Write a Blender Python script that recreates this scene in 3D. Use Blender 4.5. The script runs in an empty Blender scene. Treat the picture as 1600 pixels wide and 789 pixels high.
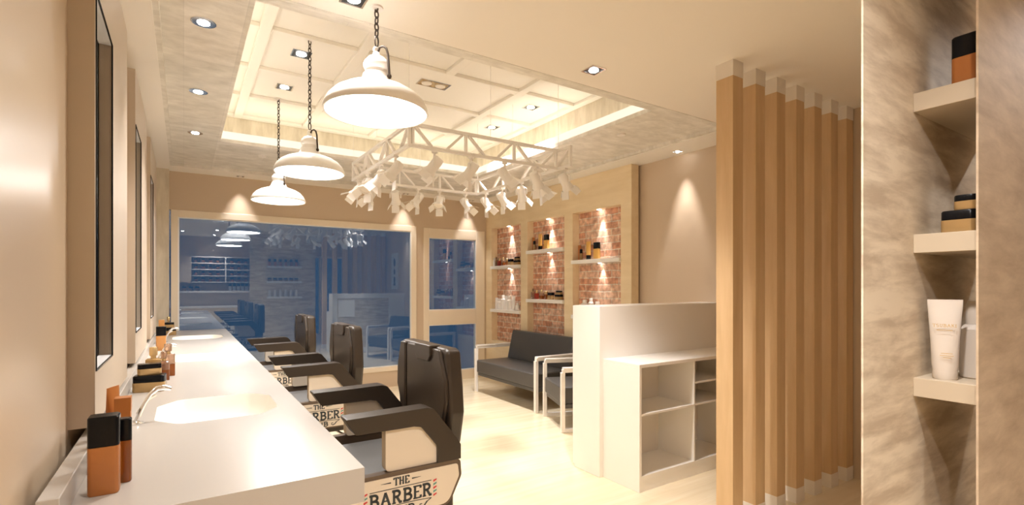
import bpy, bmesh, math, random
from mathutils import Vector, Matrix
random.seed(7)
PI = math.pi
C = bpy.context.scene.collection
sc = bpy.context.scene

# ------------------------------------------------------------------ camera, world, exposure
# two-point perspective: level camera 1.3 m up, 33 degrees to the right of the room's long axis
FPX, W, H = 788.0, 1600.0, 789.0
cam_d = bpy.data.cameras.new('camera'); cam = bpy.data.objects.new('camera', cam_d); C.objects.link(cam)
cam_d.sensor_fit = 'HORIZONTAL'; cam_d.sensor_width = 36.0; cam_d.lens = 36.0 * FPX / W
cam_d.shift_y = (448.0 - H / 2) / W
cam_d.clip_start = 0.02
cam.location = (0, 0, 1.3); cam.rotation_euler = (PI / 2, 0, -math.atan(513.0 / FPX))
sc.camera = cam
sc.view_settings.view_transform = 'Standard'; sc.view_settings.look = 'None'
sc.view_settings.exposure = 1.33; sc.view_settings.gamma = 1.0
sc.view_settings.use_curve_mapping = False
w = bpy.data.worlds.new('dusk'); sc.world = w; w.use_nodes = True
w.node_tree.nodes['Background'].inputs[0].default_value = (0.014, 0.033, 0.060, 1)
w.node_tree.nodes['Background'].inputs[1].default_value = 1.0
sc.cycles.use_denoising = True
sc.cycles.max_bounces = 10; sc.cycles.diffuse_bounces = 6; sc.cycles.glossy_bounces = 5
sc.cycles.transmission_bounces = 6; sc.cycles.transparent_max_bounces = 8
sc.cycles.caustics_reflective = False; sc.cycles.caustics_refractive = False
sc.cycles.sample_clamp_indirect = 6.0
WARM = (1.0, 0.945, 0.92)
LAMP = (1.0, 0.955, 0.935)
P_DOWN, P_PEND, P_COVE, P_NICHE = 40.0, 4.5, 1.6, 7.0

# ------------------------------------------------------------------ materials
MATS = {}
def mat(name, col, rough=0.5, metal=0.0, spec=0.5, emit=None, es=0.0, alpha=None, trans=0.0, coat=0.0):
    m = bpy.data.materials.new(name); m.use_nodes = True
    b = m.node_tree.nodes['Principled BSDF']
    b.inputs['Base Color'].default_value = (*col, 1); b.inputs['Roughness'].default_value = rough
    b.inputs['Metallic'].default_value = metal; b.inputs['Specular IOR Level'].default_value = spec
    b.inputs['Transmission Weight'].default_value = trans; b.inputs['Coat Weight'].default_value = coat
    if emit: b.inputs['Emission Color'].default_value = (*emit, 1); b.inputs['Emission Strength'].default_value = es
    MATS[name] = m
    return m
def N(m, t, **kw):
    n = m.node_tree.nodes.new(t)
    for k, v in kw.items(): setattr(n, k, v)
    return n
def grain(name, c1, c2, scale=(1, 1, 1), rough=0.45, detail=6, planks=None, c3=None, contrast=(0.3, 0.7), bump=0.0, spec=0.4, rnd=False):
    """wood: noise stretched along the grain; optional plank tint"""
    m = mat(name, c1, rough, spec=spec); nt = m.node_tree; L = nt.links.new
    b = nt.nodes['Principled BSDF']
    tc = N(m, 'ShaderNodeTexCoord'); mp = N(m, 'ShaderNodeMapping'); mp.inputs['Scale'].default_value = scale
    L(tc.outputs['Object'], mp.inputs['Vector'])
    if rnd:
        oi = N(m, 'ShaderNodeObjectInfo'); ml = N(m, 'ShaderNodeMath', operation='MULTIPLY'); ml.inputs[1].default_value = 37.0
        L(oi.outputs['Random'], ml.inputs[0]); cx = N(m, 'ShaderNodeCombineXYZ')
        for i in range(3): L(ml.outputs[0], cx.inputs[i])
        L(cx.outputs[0], mp.inputs['Location'])
    n1 = N(m, 'ShaderNodeTexNoise'); n1.inputs['Scale'].default_value = 1.0; n1.inputs['Detail'].default_value = detail
    n1.inputs['Roughness'].default_value = 0.62; n1.inputs['Distortion'].default_value = 0.25
    L(mp.outputs[0], n1.inputs['Vector'])
    r = N(m, 'ShaderNodeValToRGB'); e = r.color_ramp.elements
    e[0].position = contrast[0]; e[0].color = (*c2, 1); e[1].position = contrast[1]; e[1].color = (*c1, 1)
    L(n1.outputs[0], r.inputs[0]); out = r.outputs[0]
    if planks:      # (axis-swizzled mapping rotation, brick width, row height, tint amount)
        rot, bw, rh, amt = planks
        mp2 = N(m, 'ShaderNodeMapping'); mp2.inputs['Rotation'].default_value = rot
        L(tc.outputs['Object'], mp2.inputs['Vector'])
        bt = N(m, 'ShaderNodeTexBrick'); bt.inputs['Scale'].default_value = 1.0
        bt.inputs['Brick Width'].default_value = bw; bt.inputs['Row Height'].default_value = rh
        bt.inputs['Mortar Size'].default_value = 0.0015; bt.inputs['Color1'].default_value = (1, 1, 1, 1)
        bt.inputs['Color2'].default_value = (1 - amt, 1 - amt, 1 - amt * 1.2, 1); bt.inputs['Mortar'].default_value = (1 - amt * 1.6,) * 3 + (1,)
        L(mp2.outputs[0], bt.inputs['Vector'])
        mx = N(m, 'ShaderNodeMixRGB', blend_type='MULTIPLY'); mx.inputs[0].default_value = 1.0
        L(out, mx.inputs[1]); L(bt.outputs[0], mx.inputs[2]); out = mx.outputs[0]
    L(out, b.inputs['Base Color'])
    if bump:
        bp = N(m, 'ShaderNodeBump'); bp.inputs['Strength'].default_value = bump; bp.inputs['Distance'].default_value = 0.002
        L(n1.outputs[0], bp.inputs['Height']); L(bp.outputs[0], b.inputs['Normal'])
    return m

mat('wall_paint', (0.60, 0.48, 0.355), 0.42, spec=0.35)
mat('wall_satin', (0.60, 0.485, 0.355), 0.30, spec=0.5)
mat('wall_hall', (0.50, 0.33, 0.22), 0.6)
mat('panel_taupe', (0.50, 0.415, 0.32), 0.5)
mat('apricot', (0.52, 0.24, 0.07), 0.35)
mat('shelf_tan', (0.50, 0.42, 0.31), 0.5)
mat('tube_white', (0.60, 0.54, 0.47), 0.35)
mat('white_paint', (0.88, 0.84, 0.77), 0.6)
mat('ceiling_paint', (0.86, 0.80, 0.71), 0.7)
mat('cream_frame', (0.80, 0.70, 0.56), 0.4)
mat('white_lacquer', (0.86, 0.83, 0.78), 0.28, spec=0.5)
mat('white_satin', (0.80, 0.74, 0.66), 0.45)
mat('solid_surface', (0.45, 0.42, 0.38), 0.26, spec=0.5)
mat('basin_white', (0.86, 0.83, 0.78), 0.3)
mat('white_metal', (0.84, 0.80, 0.75), 0.35)
mat('shade_white', (0.93, 0.91, 0.87), 0.3)
mat('chrome', (0.85, 0.85, 0.85), 0.12, metal=1.0)
mat('clear_resin', (0.93, 0.92, 0.90), 0.08, spec=0.8, trans=0.35)
mat('dark_iron', (0.06, 0.045, 0.035), 0.4, metal=0.6)
mat('black_plastic', (0.004, 0.004, 0.005), 0.25, spec=0.2)
mat('leather_grey', (0.045, 0.045, 0.046), 0.42)
mat('seat_grey', (0.13, 0.13, 0.13), 0.5)
mat('chair_panel', (0.74, 0.66, 0.55), 0.5)
mat('panel_edge', (0.13, 0.09, 0.06), 0.5)
mat('ink', (0.045, 0.055, 0.06), 0.6)
mat('stripe_red', (0.62, 0.05, 0.05), 0.6)
mat('stripe_teal', (0.10, 0.30, 0.27), 0.6)
mat('caramel', (0.42, 0.15, 0.035), 0.35)
mat('honey', (0.72, 0.42, 0.10), 0.35)
mat('gold', (0.75, 0.55, 0.28), 0.25, metal=0.7)
mat('pale_gold', (0.46, 0.30, 0.13), 0.15, metal=0.4)
mat('amber', (0.36, 0.10, 0.012), 0.1, trans=0.5)
mat('pink_glass', (0.62, 0.40, 0.27), 0.05, trans=0.75)
mat('red_liquid', (0.45, 0.05, 0.02), 0.1, trans=0.4)
mat('white_plastic', (0.82, 0.78, 0.73), 0.35)
mat('gold_ink', (0.50, 0.33, 0.12), 0.5)
mat('mirror', (0.92, 0.92, 0.92), 0.02, metal=1.0)
mat('white_trim', (0.82, 0.82, 0.82), 0.3)
mat('paper', (0.75, 0.72, 0.68), 0.7)
mat('lamp_glow', (1, 1, 1), 0.5, emit=(1.0, 0.93, 0.82), es=5.0)
mat('spot_glow', (1, 1, 1), 0.5, emit=(1.0, 0.96, 0.9), es=14.0)
mat('led_cream', (0.55, 0.5, 0.4), 0.5, emit=(1.0, 0.95, 0.82), es=0.30)
mat('led_hidden', (1, 0.9, 0.7), 0.5, emit=(1.0, 0.84, 0.58), es=8.0)
mat('fitting_dark', (0.05, 0.05, 0.05), 0.3, metal=0.7)

grain('whitewash', (0.90, 0.86, 0.79), (0.66, 0.62, 0.55), (7, 13, 6), 0.6, planks=((0, 0, PI / 2), 1.3, 0.24, 0.10))
grain('whitewash_x', (0.90, 0.86, 0.79), (0.66, 0.62, 0.55), (7, 13, 6), 0.6, planks=((0, 0, 0), 1.3, 0.24, 0.10))
grain('whitewash_v', (0.80, 0.73, 0.60), (0.55, 0.48, 0.36), (11, 11, 2.5), 0.6)
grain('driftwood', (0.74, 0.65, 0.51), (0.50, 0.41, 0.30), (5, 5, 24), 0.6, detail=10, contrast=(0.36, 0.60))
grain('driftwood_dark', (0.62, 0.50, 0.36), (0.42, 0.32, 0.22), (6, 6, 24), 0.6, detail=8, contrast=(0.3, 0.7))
grain('slat_maple', (0.68, 0.48, 0.27), (0.57, 0.38, 0.20), (16, 16, 1.6), 0.5, rnd=True)
grain('unit_maple', (0.84, 0.70, 0.48), (0.75, 0.60, 0.38), (9, 2.0, 12), 0.5)
grain('floor_wood', (0.86, 0.75, 0.56), (0.77, 0.64, 0.43), (1.3, 16, 1), 0.25, planks=((0, 0, 0), 1.2, 0.16, 0.07), spec=0.5)

def leather(name, col, col2, rough):
    m = mat(name, col, rough); b = m.node_tree.nodes['Principled BSDF']
    n = N(m, 'ShaderNodeTexNoise'); n.inputs['Scale'].default_value = 260; tc = N(m, 'ShaderNodeTexCoord')
    m.node_tree.links.new(tc.outputs['Object'], n.inputs['Vector'])
    bp = N(m, 'ShaderNodeBump'); bp.inputs['Strength'].default_value = 0.25; bp.inputs['Distance'].default_value = 0.001
    m.node_tree.links.new(n.outputs[0], bp.inputs['Height']); m.node_tree.links.new(bp.outputs[0], b.inputs['Normal'])
leather('leather_brown', (0.040, 0.029, 0.021), None, 0.36)
leather('leather_sofa', (0.072, 0.068, 0.064), None, 0.38)

m = mat('brick', (0.5, 0.25, 0.15), 0.8); nt = m.node_tree; b = nt.nodes['Principled BSDF']
tc = N(m, 'ShaderNodeTexCoord'); sx = N(m, 'ShaderNodeSeparateXYZ'); cx = N(m, 'ShaderNodeCombineXYZ')
nt.links.new(tc.outputs['Object'], sx.inputs[0]); nt.links.new(sx.outputs[1], cx.inputs[0]); nt.links.new(sx.outputs[2], cx.inputs[1])
nz = N(m, 'ShaderNodeTexNoise'); nz.inputs['Scale'].default_value = 9; nt.links.new(tc.outputs['Object'], nz.inputs['Vector'])
vm = N(m, 'ShaderNodeMixRGB', blend_type='ADD'); vm.inputs[0].default_value = 0.018
nt.links.new(cx.outputs[0], vm.inputs[1]); nt.links.new(nz.outputs[1], vm.inputs[2])
bt = N(m, 'ShaderNodeTexBrick'); bt.inputs['Scale'].default_value = 1; bt.inputs['Brick Width'].default_value = 0.205
bt.inputs['Row Height'].default_value = 0.074; bt.inputs['Mortar Size'].default_value = 0.0065; bt.inputs['Mortar Smooth'].default_value = 0.35
bt.inputs['Color1'].default_value = (0.66, 0.34, 0.21, 1); bt.inputs['Color2'].default_value = (0.82, 0.60, 0.44, 1)
bt.inputs['Mortar'].default_value = (0.82, 0.72, 0.58, 1); bt.inputs['Bias'].default_value = -0.2
nt.links.new(vm.outputs[0], bt.inputs['Vector'])
n2 = N(m, 'ShaderNodeTexNoise'); n2.inputs['Scale'].default_value = 22; n2.inputs['Detail'].default_value = 6
nt.links.new(tc.outputs['Object'], n2.inputs['Vector'])
r2 = N(m, 'ShaderNodeValToRGB'); r2.color_ramp.elements[0].color = (0.55, 0.5, 0.5, 1); r2.color_ramp.elements[1].color = (1.15, 1.15, 1.15, 1)
r2.color_ramp.elements[0].position = 0.3; r2.color_ramp.elements[1].position = 0.7
nt.links.new(n2.outputs[0], r2.inputs[0])
mx = N(m, 'ShaderNodeMixRGB', blend_type='MULTIPLY'); mx.inputs[0].default_value = 1
nt.links.new(bt.outputs[0], mx.inputs[1]); nt.links.new(r2.outputs[0], mx.inputs[2]); nt.links.new(mx.outputs[0], b.inputs['Base Color'])
iv = N(m, 'ShaderNodeMath', operation='SUBTRACT'); iv.inputs[0].default_value = 1; nt.links.new(bt.outputs[1], iv.inputs[1])
bp = N(m, 'ShaderNodeBump'); bp.inputs['Distance'].default_value = 0.008; bp.inputs['Strength'].default_value = 0.8
nt.links.new(iv.outputs[0], bp.inputs['Height']); nt.links.new(bp.outputs[0], b.inputs['Normal'])

m = bpy.data.materials.new('window_glass'); m.use_nodes = True; MATS['window_glass'] = m; nt = m.node_tree; nt.nodes.clear()
o = N(m, 'ShaderNodeOutputMaterial'); t = N(m, 'ShaderNodeBsdfTransparent'); g = N(m, 'ShaderNodeBsdfGlossy'); x = N(m, 'ShaderNodeMixShader')
t.inputs[0].default_value = (0.85, 0.92, 0.97, 1); g.inputs['Roughness'].default_value = 0.0; g.inputs[0].default_value = (0.92, 0.96, 1, 1)
x.inputs[0].default_value = 0.125
nt.links.new(t.outputs[0], x.inputs[1]); nt.links.new(g.outputs[0], x.inputs[2]); nt.links.new(x.outputs[0], o.inputs[0])

# ------------------------------------------------------------------ mesh helpers
class MB:
    """collects shapes, links them as ONE mesh object"""
    def __init__(s): s.bm = bmesh.new()
    def poly(s, pts):
        vs = [s.bm.verts.new(p) for p in pts]
        try: s.bm.faces.new(vs)
        except ValueError: pass
        return vs
    def box(s, x0, x1, y0, y1, z0, z1):
        p = [(x, y, z) for z in (z0, z1) for y in (y0, y1) for x in (x0, x1)]
        v = [s.bm.verts.new(q) for q in p]
        for f in ((0, 2, 3, 1), (4, 5, 7, 6), (0, 1, 5, 4), (2, 6, 7, 3), (0, 4, 6, 2), (1, 3, 7, 5)):
            s.bm.faces.new([v[i] for i in f])
        return s
    def prism(s, pts, axis, a, b):
        """2-D outline pts extruded along axis from a to b ('x': pts=(y,z); 'y': (x,z); 'z': (x,y))"""
        def P(p, t): return {'x': (t, p[0], p[1]), 'y': (p[0], t, p[1]), 'z': (p[0], p[1], t)}[axis]
        A = [s.bm.verts.new(P(p, a)) for p in pts]; B = [s.bm.verts.new(P(p, b)) for p in pts]
        n = len(pts); s.bm.faces.new(A); s.bm.faces.new(B[::-1])
        for i in range(n): s.bm.faces.new([A[i], B[i], B[(i + 1) % n], A[(i + 1) % n]])
        return s
    def loft(s, rings, cap0=True, cap1=True):
        R = [[s.bm.verts.new(p) for p in r] for r in rings]; n = len(R[0])
        for a, b in zip(R, R[1:]):
            for i in range(n): s.bm.faces.new([a[i], a[(i + 1) % n], b[(i + 1) % n], b[i]])
        if cap0: s.bm.faces.new(R[0][::-1])
        if cap1: s.bm.faces.new(R[-1])
        return s
    def lathe(s, prof, n=32, c=(0, 0), cap0=True, cap1=True):
        return s.loft([[(c[0] + r * math.cos(2 * PI * i / n), c[1] + r * math.sin(2 * PI * i / n), z) for i in range(n)] for r, z in prof], cap0, cap1)
    def cyl(s, p, q, r, n=12, r2=None):
        p, q = Vector(p), Vector(q); d = (q - p).normalized(); u = d.orthogonal().normalized(); v = d.cross(u)
        r2 = r if r2 is None else r2
        return s.loft([[tuple(c + rr * (math.cos(2 * PI * i / n) * u + math.sin(2 * PI * i / n) * v)) for i in range(n)] for c, rr in ((p, r), (q, r2))])
    def tube(s, pts, radii, n=10):
        pts = [Vector(p) for p in pts]
        if not hasattr(radii, '__len__'): radii = [radii] * len(pts)
        rings = []; u = None
        for i, p in enumerate(pts):
            d = (pts[min(i + 1, len(pts) - 1)] - pts[max(i - 1, 0)]).normalized()
            u = d.orthogonal().normalized() if u is None else (u - d * u.dot(d)).normalized()
            v = d.cross(u)
            rings.append([tuple(p + radii[i] * (math.cos(2 * PI * k / n) * u + math.sin(2 * PI * k / n) * v)) for k in range(n)])
        return s.loft(rings)
    def torus(s, M, R1, R2, r, n=14, k=6):
        """oval link: half axes R1,R2, wire radius r, placed by matrix M (link plane = local xz)"""
        rr = []
        for i in range(n):
            a = 2 * PI * i / n; c = Vector((R1 * math.cos(a), 0, R2 * math.sin(a))); o = Vector((R2 * math.cos(a), 0, R1 * math.sin(a))).normalized()
            rr.append([s.bm.verts.new(M @ (c + r * (math.cos(2 * PI * j / k) * o + math.sin(2 * PI * j / k) * Vector((0, 1, 0))))) for j in range(k)])
        for i in range(n):
            for j in range(k):
                s.bm.faces.new([rr[i][j], rr[i][(j + 1) % k], rr[(i + 1) % n][(j + 1) % k], rr[(i + 1) % n][j]])
        return s
    def build(s, name, m, parent=None, bevel=0, seg=2, smooth=False, loc=None):
        bmesh.ops.recalc_face_normals(s.bm, faces=s.bm.faces)
        me = bpy.data.meshes.new(name); s.bm.to_mesh(me); s.bm.free()
        o = bpy.data.objects.new(name, me); C.objects.link(o); me.materials.append(MATS[m] if isinstance(m, str) else m)
        if parent: o.parent = parent
        if loc: o.location = loc
        if smooth:
            for p in me.polygons: p.use_smooth = True
            me.set_sharp_from_angle(angle=math.radians(38))
        if bevel:
            b = o.modifiers.new('b', 'BEVEL'); b.width = bevel; b.segments = seg; b.limit_method = 'ANGLE'; b.angle_limit = math.radians(35)
            b.harden_normals = False
            for p in me.polygons: p.use_smooth = True
            me.set_sharp_from_angle(angle=math.radians(60))
        return o
def box(name, m, x0, x1, y0, y1, z0, z1, parent=None, bevel=0):
    return MB().box(x0, x1, y0, y1, z0, z1).build(name, m, parent, bevel)
def thing(name, label, cat, loc=(0, 0, 0), rz=0, group=None):
    o = bpy.data.objects.new(name, None); C.objects.link(o); o.location = loc; o.rotation_euler = (0, 0, rz); o.empty_display_size = 0.1
    return tag(o, label, cat, group)
def tag(o, label, cat, group=None):
    o['label'] = label; o['category'] = cat
    if group: o['group'] = group
    return o
def struct(o): o['kind'] = 'structure'; return o
def dup(root, loc, rz=None, label=None, group=None):
    r = root.copy(); C.objects.link(r); r.location = loc
    if rz is not None: r.rotation_euler = (0, 0, rz)
    if label: r['label'] = label
    if group: r['group'] = group
    def rec(a, b):
        for ch in list(a.children):
            c = ch.copy(); C.objects.link(c); c.parent = b; rec(ch, c)
    rec(root, r)
    return r
def rrect(w, d, r, n=4, c=(0, 0)):
    """rounded rectangle outline, full size w x d"""
    out = []
    for k, (sx, sy) in enumerate(((1, 1), (-1, 1), (-1, -1), (1, -1))):
        for i in range(n + 1):
            a = PI / 2 * k + PI / 2 * i / n
            out.append((c[0] + sx * (w / 2 - r) + r * math.cos(a), c[1] + sy * (d / 2 - r) + r * math.sin(a)))
    return out
def rpoly(pts, rad, n=5):
    """polygon with rounded corners; rad = list of radii"""
    out = []; m_ = len(pts)
    for i, p in enumerate(pts):
        r = rad[i] if hasattr(rad, '__len__') else rad
        p = Vector(p); a = Vector(pts[i - 1]) - p; b = Vector(pts[(i + 1) % m_]) - p
        if r <= 0: out.append(tuple(p)); continue
        ang = a.angle(b); t = min(r / math.tan(ang / 2), 0.49 * a.length, 0.49 * b.length)
        A = p + a.normalized() * t; B = p + b.normalized() * t
        for k in range(n + 1):
            s_ = k / n; out.append(tuple(A * (1 - s_) ** 2 + p * 2 * s_ * (1 - s_) + B * s_ ** 2))
    return out
def spot(name, loc, energy, parent=None, size=70, blend=0.6, col=WARM, tgt=None, rad=0.05):
    l = bpy.data.lights.new(name, 'SPOT'); l.energy = energy; l.color = col; l.spot_size = math.radians(size); l.spot_blend = blend; l.shadow_soft_size = rad
    o = bpy.data.objects.new(name, l); C.objects.link(o); o.location = loc
    if tgt: o.rotation_euler = (Vector(tgt) - Vector(loc)).to_track_quat('-Z', 'Y').to_euler()
    if parent: o.parent = parent
    return o

# ------------------------------------------------------------------ the room
XL, XR, YF, YB, ZC = -0.26, 3.82, 6.36, -1.5, 2.51
ZB, ZT = 2.54, 2.955
struct(box('floor', 'floor_wood', XL - 0.1, XR + 0.1, YB - 0.1, YF + 0.12, -0.08, 0))
struct(box('wall_left', 'wall_satin', XL - 0.12, XL, YB - 0.1, YF + 0.12, 0, 3.1))
struct(box('wall_right', 'wall_paint', XR, XR + 0.12, YB - 0.1, YF + 0.12, 0, 3.1))
def wall_with_holes(name, m, y0, y1, x0, x1, z1, holes):
    """wall in the xz plane with rectangular holes (x0,x1,z0,z1), all in one mesh"""
    b = MB(); xs = sorted({x0, x1, *[h[0] for h in holes], *[h[1] for h in holes]})
    for a, c in zip(xs, xs[1:]):
        cut = sorted([(h[2], h[3]) for h in holes if h[0] <= a + 1e-6 and h[1] >= c - 1e-6]); z = 0
        for u, v in cut:
            if u > z: b.box(a, c, y0, y1, z, u)
            z = v
        if z < z1: b.box(a, c, y0, y1, z, z1)
    return struct(b.build(name, m))
wall_with_holes('wall_far', 'wall_paint', YF, YF + 0.12, XL, XR, 3.1, [(-0.15, 2.61, 0.205, 2.108), (2.714, 3.66, 0, 2.10)])
wall_with_holes('wall_back', 'wall_paint', YB - 0.12, YB, XL, XR, 3.1, [(2.45, 3.72, 0.0, 2.12)])
# far shop window
def frame_rect(b, x0, x1, z0, z1, t, y0, y1, tb=None, tl=None):
    tb = t if tb is None else tb; tl = t if tl is None else tl
    b.box(x0, x0 + tl, y0, y1, z0, z1); b.box(x1 - t, x1, y0, y1, z0, z1)
    b.box(x0 + tl, x1 - t, y0, y1, z1 - t, z1); b.box(x0 + tl, x1 - t, y0, y1, z0, z0 + tb)
b = MB(); frame_rect(b, -0.112, 2.61, 0.205, 2.108, 0.072, YF - 0.012, YF + 0.05, 0.06, 0.062)
win = struct(b.build('window_1', 'cream_frame', bevel=0.003))
b = MB(); frame_rect(b, -0.05, 2.538, 0.265, 2.036, 0.012, YF - 0.006, YF + 0.03); b.build('window_bead', 'white_trim', win)
box('window_pane', 'window_glass', -0.15, 2.55, YF + 0.010, YF + 0.014, 0.2, 2.108, win)
# glazed door
b = MB(); y0, y1 = YF - 0.012, YF + 0.05
b.box(2.714, 2.79, y0, y1, 0.0, 2.10); b.box(3.519, 3.66, y0, y1, 0.0, 2.10); b.box(2.79, 3.519, y0, y1, 1.965, 2.10)
b.box(2.79, 3.519, y0, y1, 0.775, 0.981); b.box(2.79, 3.519, y0, y1, 0.0, 0.13)
door = struct(b.build('door_1', 'cream_frame', bevel=0.004))
b = MB(); frame_rect(b, 2.785, 3.524, 0.976, 1.97, 0.012, y0 + 0.004, y1); frame_rect(b, 2.785, 3.524, 0.125, 0.78, 0.012, y0 + 0.004, y1)
b.build('glazing_bead', 'white_trim', door)
box('door_pane', 'window_glass', 2.79, 3.519, YF + 0.010, YF + 0.014, 0.981, 1.965, door)
box('door_pane', 'window_glass', 2.79, 3.519, YF + 0.010, YF + 0.014, 0.13, 0.775, door)
# whitewashed column in the far left corner
struct(box('trim_1', 'whitewash_v', XL, -0.127, YF - 0.10, YF, 0, ZC))
# shop entrance behind the camera (seen only in the window's reflection)
b = MB(); frame_rect(b, 2.45, 3.72, 0.0, 2.12, 0.05, YB - 0.06, YB + 0.01); b.box(3.06, 3.11, YB - 0.06, YB + 0.01, 0.05, 2.07)
win2 = struct(b.build('window_2', 'cream_frame')); box('window_pane', 'window_glass', 2.5, 3.67, YB - 0.04, YB - 0.036, 0.05, 2.07, win2)

# ceiling: low slab, perimeter soffit, whitewashed timber soffit and coffered tray
TX0, TX1, TY0, TY1 = 0.262, 2.765, 2.44, 4.97      # tray opening
CX0, CX1, CY0, CY1 = 0.0, 3.02, 2.20, 5.53         # tray walls above the cove
AX0, AX1, AY1 = -0.115, 3.49, 6.09
SY = 2.31
struct(box('ceiling', 'ceiling_paint', XL, XR, YB, SY, ZC, ZC + 0.03))
b = MB(); b.box(XL, AX0, SY, YF, ZC, ZC + 0.10); b.box(AX1, XR, SY, YF, ZC, ZC + 0.10); b.box(AX0, AX1, AY1, YF, ZC, ZC + 0.10)
struct(b.build('trim_2', 'white_paint'))
struct(MB().box(AX0, AX0 + 0.025, SY, AY1, ZC + 0.004, ZC + 0.05).box(AX1 - 0.03, AX1, SY, AY1, ZC + 0.004, ZC + 0.05).box(AX0 + .025, AX1 - .03, AY1 - 0.03, AY1, ZC + 0.004, ZC + 0.05).build('trim_3', 'whitewash'))
b = MB(); b.box(AX0, TX0, SY, AY1, ZB, ZB + 0.03); b.box(TX1, AX1, SY, AY1, ZB, ZB + 0.03)
struct(b.build('trim_4', 'whitewash'))
b = MB(); b.box(TX0, TX1, TY1, AY1, ZB, ZB + 0.03); b.box(TX0, TX1, SY, TY0, ZB, ZB + 0.03)
struct(b.build('trim_5', 'whitewash_x'))
struct(box('trim_6', 'whitewash', AX0, AX1, SY - 0.012, SY + 0.004, ZC - 0.002, ZB + 0.02))
# tray walls
b = MB(); b.box(CX0 - 0.03, CX1 + 0.03, CY1, CY1 + 0.03, ZB + 0.03, ZT); b.box(CX0 - 0.03, CX1 + 0.03, CY0 - 0.03, CY0, ZB + 0.03, ZT)
b.box(CX0 - 0.03, CX0, CY0, CY1, ZB + 0.03, ZT); b.box(CX1, CX1 + 0.03, CY0, CY1, ZB + 0.03, ZT)
struct(b.build('trim_7', 'whitewash_v'))
struct(box('ceiling.001', 'white_paint', CX0 - 0.03, CX1 + 0.03, CY0 - 0.03, CY1 + 0.03, ZT, ZT + 0.04))
struct(box('ceiling.002', 'white_paint', XL - 0.1, XR + 0.1, YB - 0.1, YF + 0.1, 3.1, 3.14))
b = MB(); h0 = ZT - 0.028
for xa in (0.435, 1.045, 2.385, 2.985): b.box(xa - 0.035, xa + 0.035, CY0, CY1, h0, ZT)
for ya in (2.87, 3.54, 4.22, 4.88, 5.49):
    for p, q in ((0.0, 0.40), (0.47, 1.01), (1.08, 2.35), (2.42, 2.95)): b.box(p, q, ya - 0.035, ya + 0.035, h0, ZT)
for ya, yb in ((2.905, 3.505), (4.915, 5.455)): b.box(1.715 - 0.035, 1.715 + 0.035, ya, yb, h0, ZT)
struct(b.build('trim_8', 'white_paint', bevel=0.004))
# cove: luminous strips round the opening, standing on the timber soffit
def strip(label, *a):
    t = tag(box('led_strip', 'led_cream', *a), label, 'light strip', 'cove light strips round the ceiling tray')
t_ = 0.012
strip('glowing cream light strip along the far edge of the ceiling recess', TX0, TX1, TY1, TY1 + t_, ZB + 0.03, ZB + 0.095)
strip('glowing cream light strip along the right edge of the ceiling recess, towards the brick niches', TX1, TX1 + t_, TY0, TY1, ZB + 0.03, ZB + 0.095)
strip('glowing cream light strip along the left edge of the ceiling recess, over the counter', TX0 - t_, TX0, TY0, TY1, ZB + 0.03, ZB + 0.095)
strip('glowing cream light strip along the near edge of the ceiling recess, beside the plain ceiling', TX0, TX1, TY0 - t_, TY0, ZB + 0.03, ZB + 0.095)
def cove(name, loc, sx, sy, e):
    l = bpy.data.lights.new(name, 'AREA'); l.shape = 'RECTANGLE'; l.size = sx; l.size_y = sy; l.energy = e; l.color = (1.0, 0.91, 0.76)
    o = bpy.data.objects.new(name, l); C.objects.link(o); o.location = loc; o.rotation_euler = (PI, 0, 0)
cove('cove_light', ((TX0 + TX1) / 2, (TY1 + CY1) / 2, ZB + 0.06), 2.9, 0.10, P_COVE * 1.3)
cove('cove_light', ((TX1 + CX1) / 2, (TY0 + TY1) / 2, ZB + 0.06), 0.06, 2.7, P_COVE * 0.45)
cove('cove_light', ((TX0 + CX0) / 2, (TY0 + TY1) / 2, ZB + 0.06), 0.08, 2.7, P_COVE)
cove('cove_light', ((TX0 + TX1) / 2, (TY0 + CY0) / 2, ZB + 0.06), 2.7, 0.08, P_COVE * 0.45)

# ------------------------------------------------------------------ mirror panels on the left wall
def mirror_panel(y, label):
    root = thing('mirror_panel', label, 'mirror', (XL, y, 0), 0, 'mirror panels along the left wall')
    D, L_ = 0.057, 0.935
    my0, my1, mz0, mz1 = 0.012, 0.395, 1.067, 2.117
    b = MB()
    b.box(0, D, 0, my0, 0.917, 2.39); b.box(0, D, my1, L_, 0.917, 2.39)
    b.box(0, D, my0, my1, 0.917, mz0); b.box(0, D, my0, my1, mz1, 2.39)
    b.build('backing_panel', 'panel_taupe', root)
    b = MB(); f = 0.004; e = 0.003
    b.box(D - 0.001, D + e, my0, my0 + f, mz0, mz1); b.box(D - 0.001, D + e, my1 - f, my1, mz0, mz1)
    b.box(D - 0.001, D + e, my0 + f, my1 - f, mz0, mz0 + f); b.box(D - 0.001, D + e, my0 + f, my1 - f, mz1 - f, mz1)
    o = b.build('mirror_frame', 'black_plastic', root); o['label'] = 'thin black mirror edge'
    for za in (mz0, mz1 - f): box('inner_reveal', 'white_trim', D - 0.0185, D - 0.002, my0 + f, my1 - f, za, za + f, root)
    box('mirror_glass', 'mirror', D - 0.022, D - 0.0185, my0, my1, mz0, mz1, root)
    return root
mirror_panel(1.775, 'tall cream wall panel with framed mirror, nearest of the row above the counter')
mirror_panel(3.145, 'tall cream wall panel with framed mirror, second along the counter wall')
mirror_panel(4.515, 'tall cream wall panel with framed mirror, farthest, beside the window')

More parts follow.
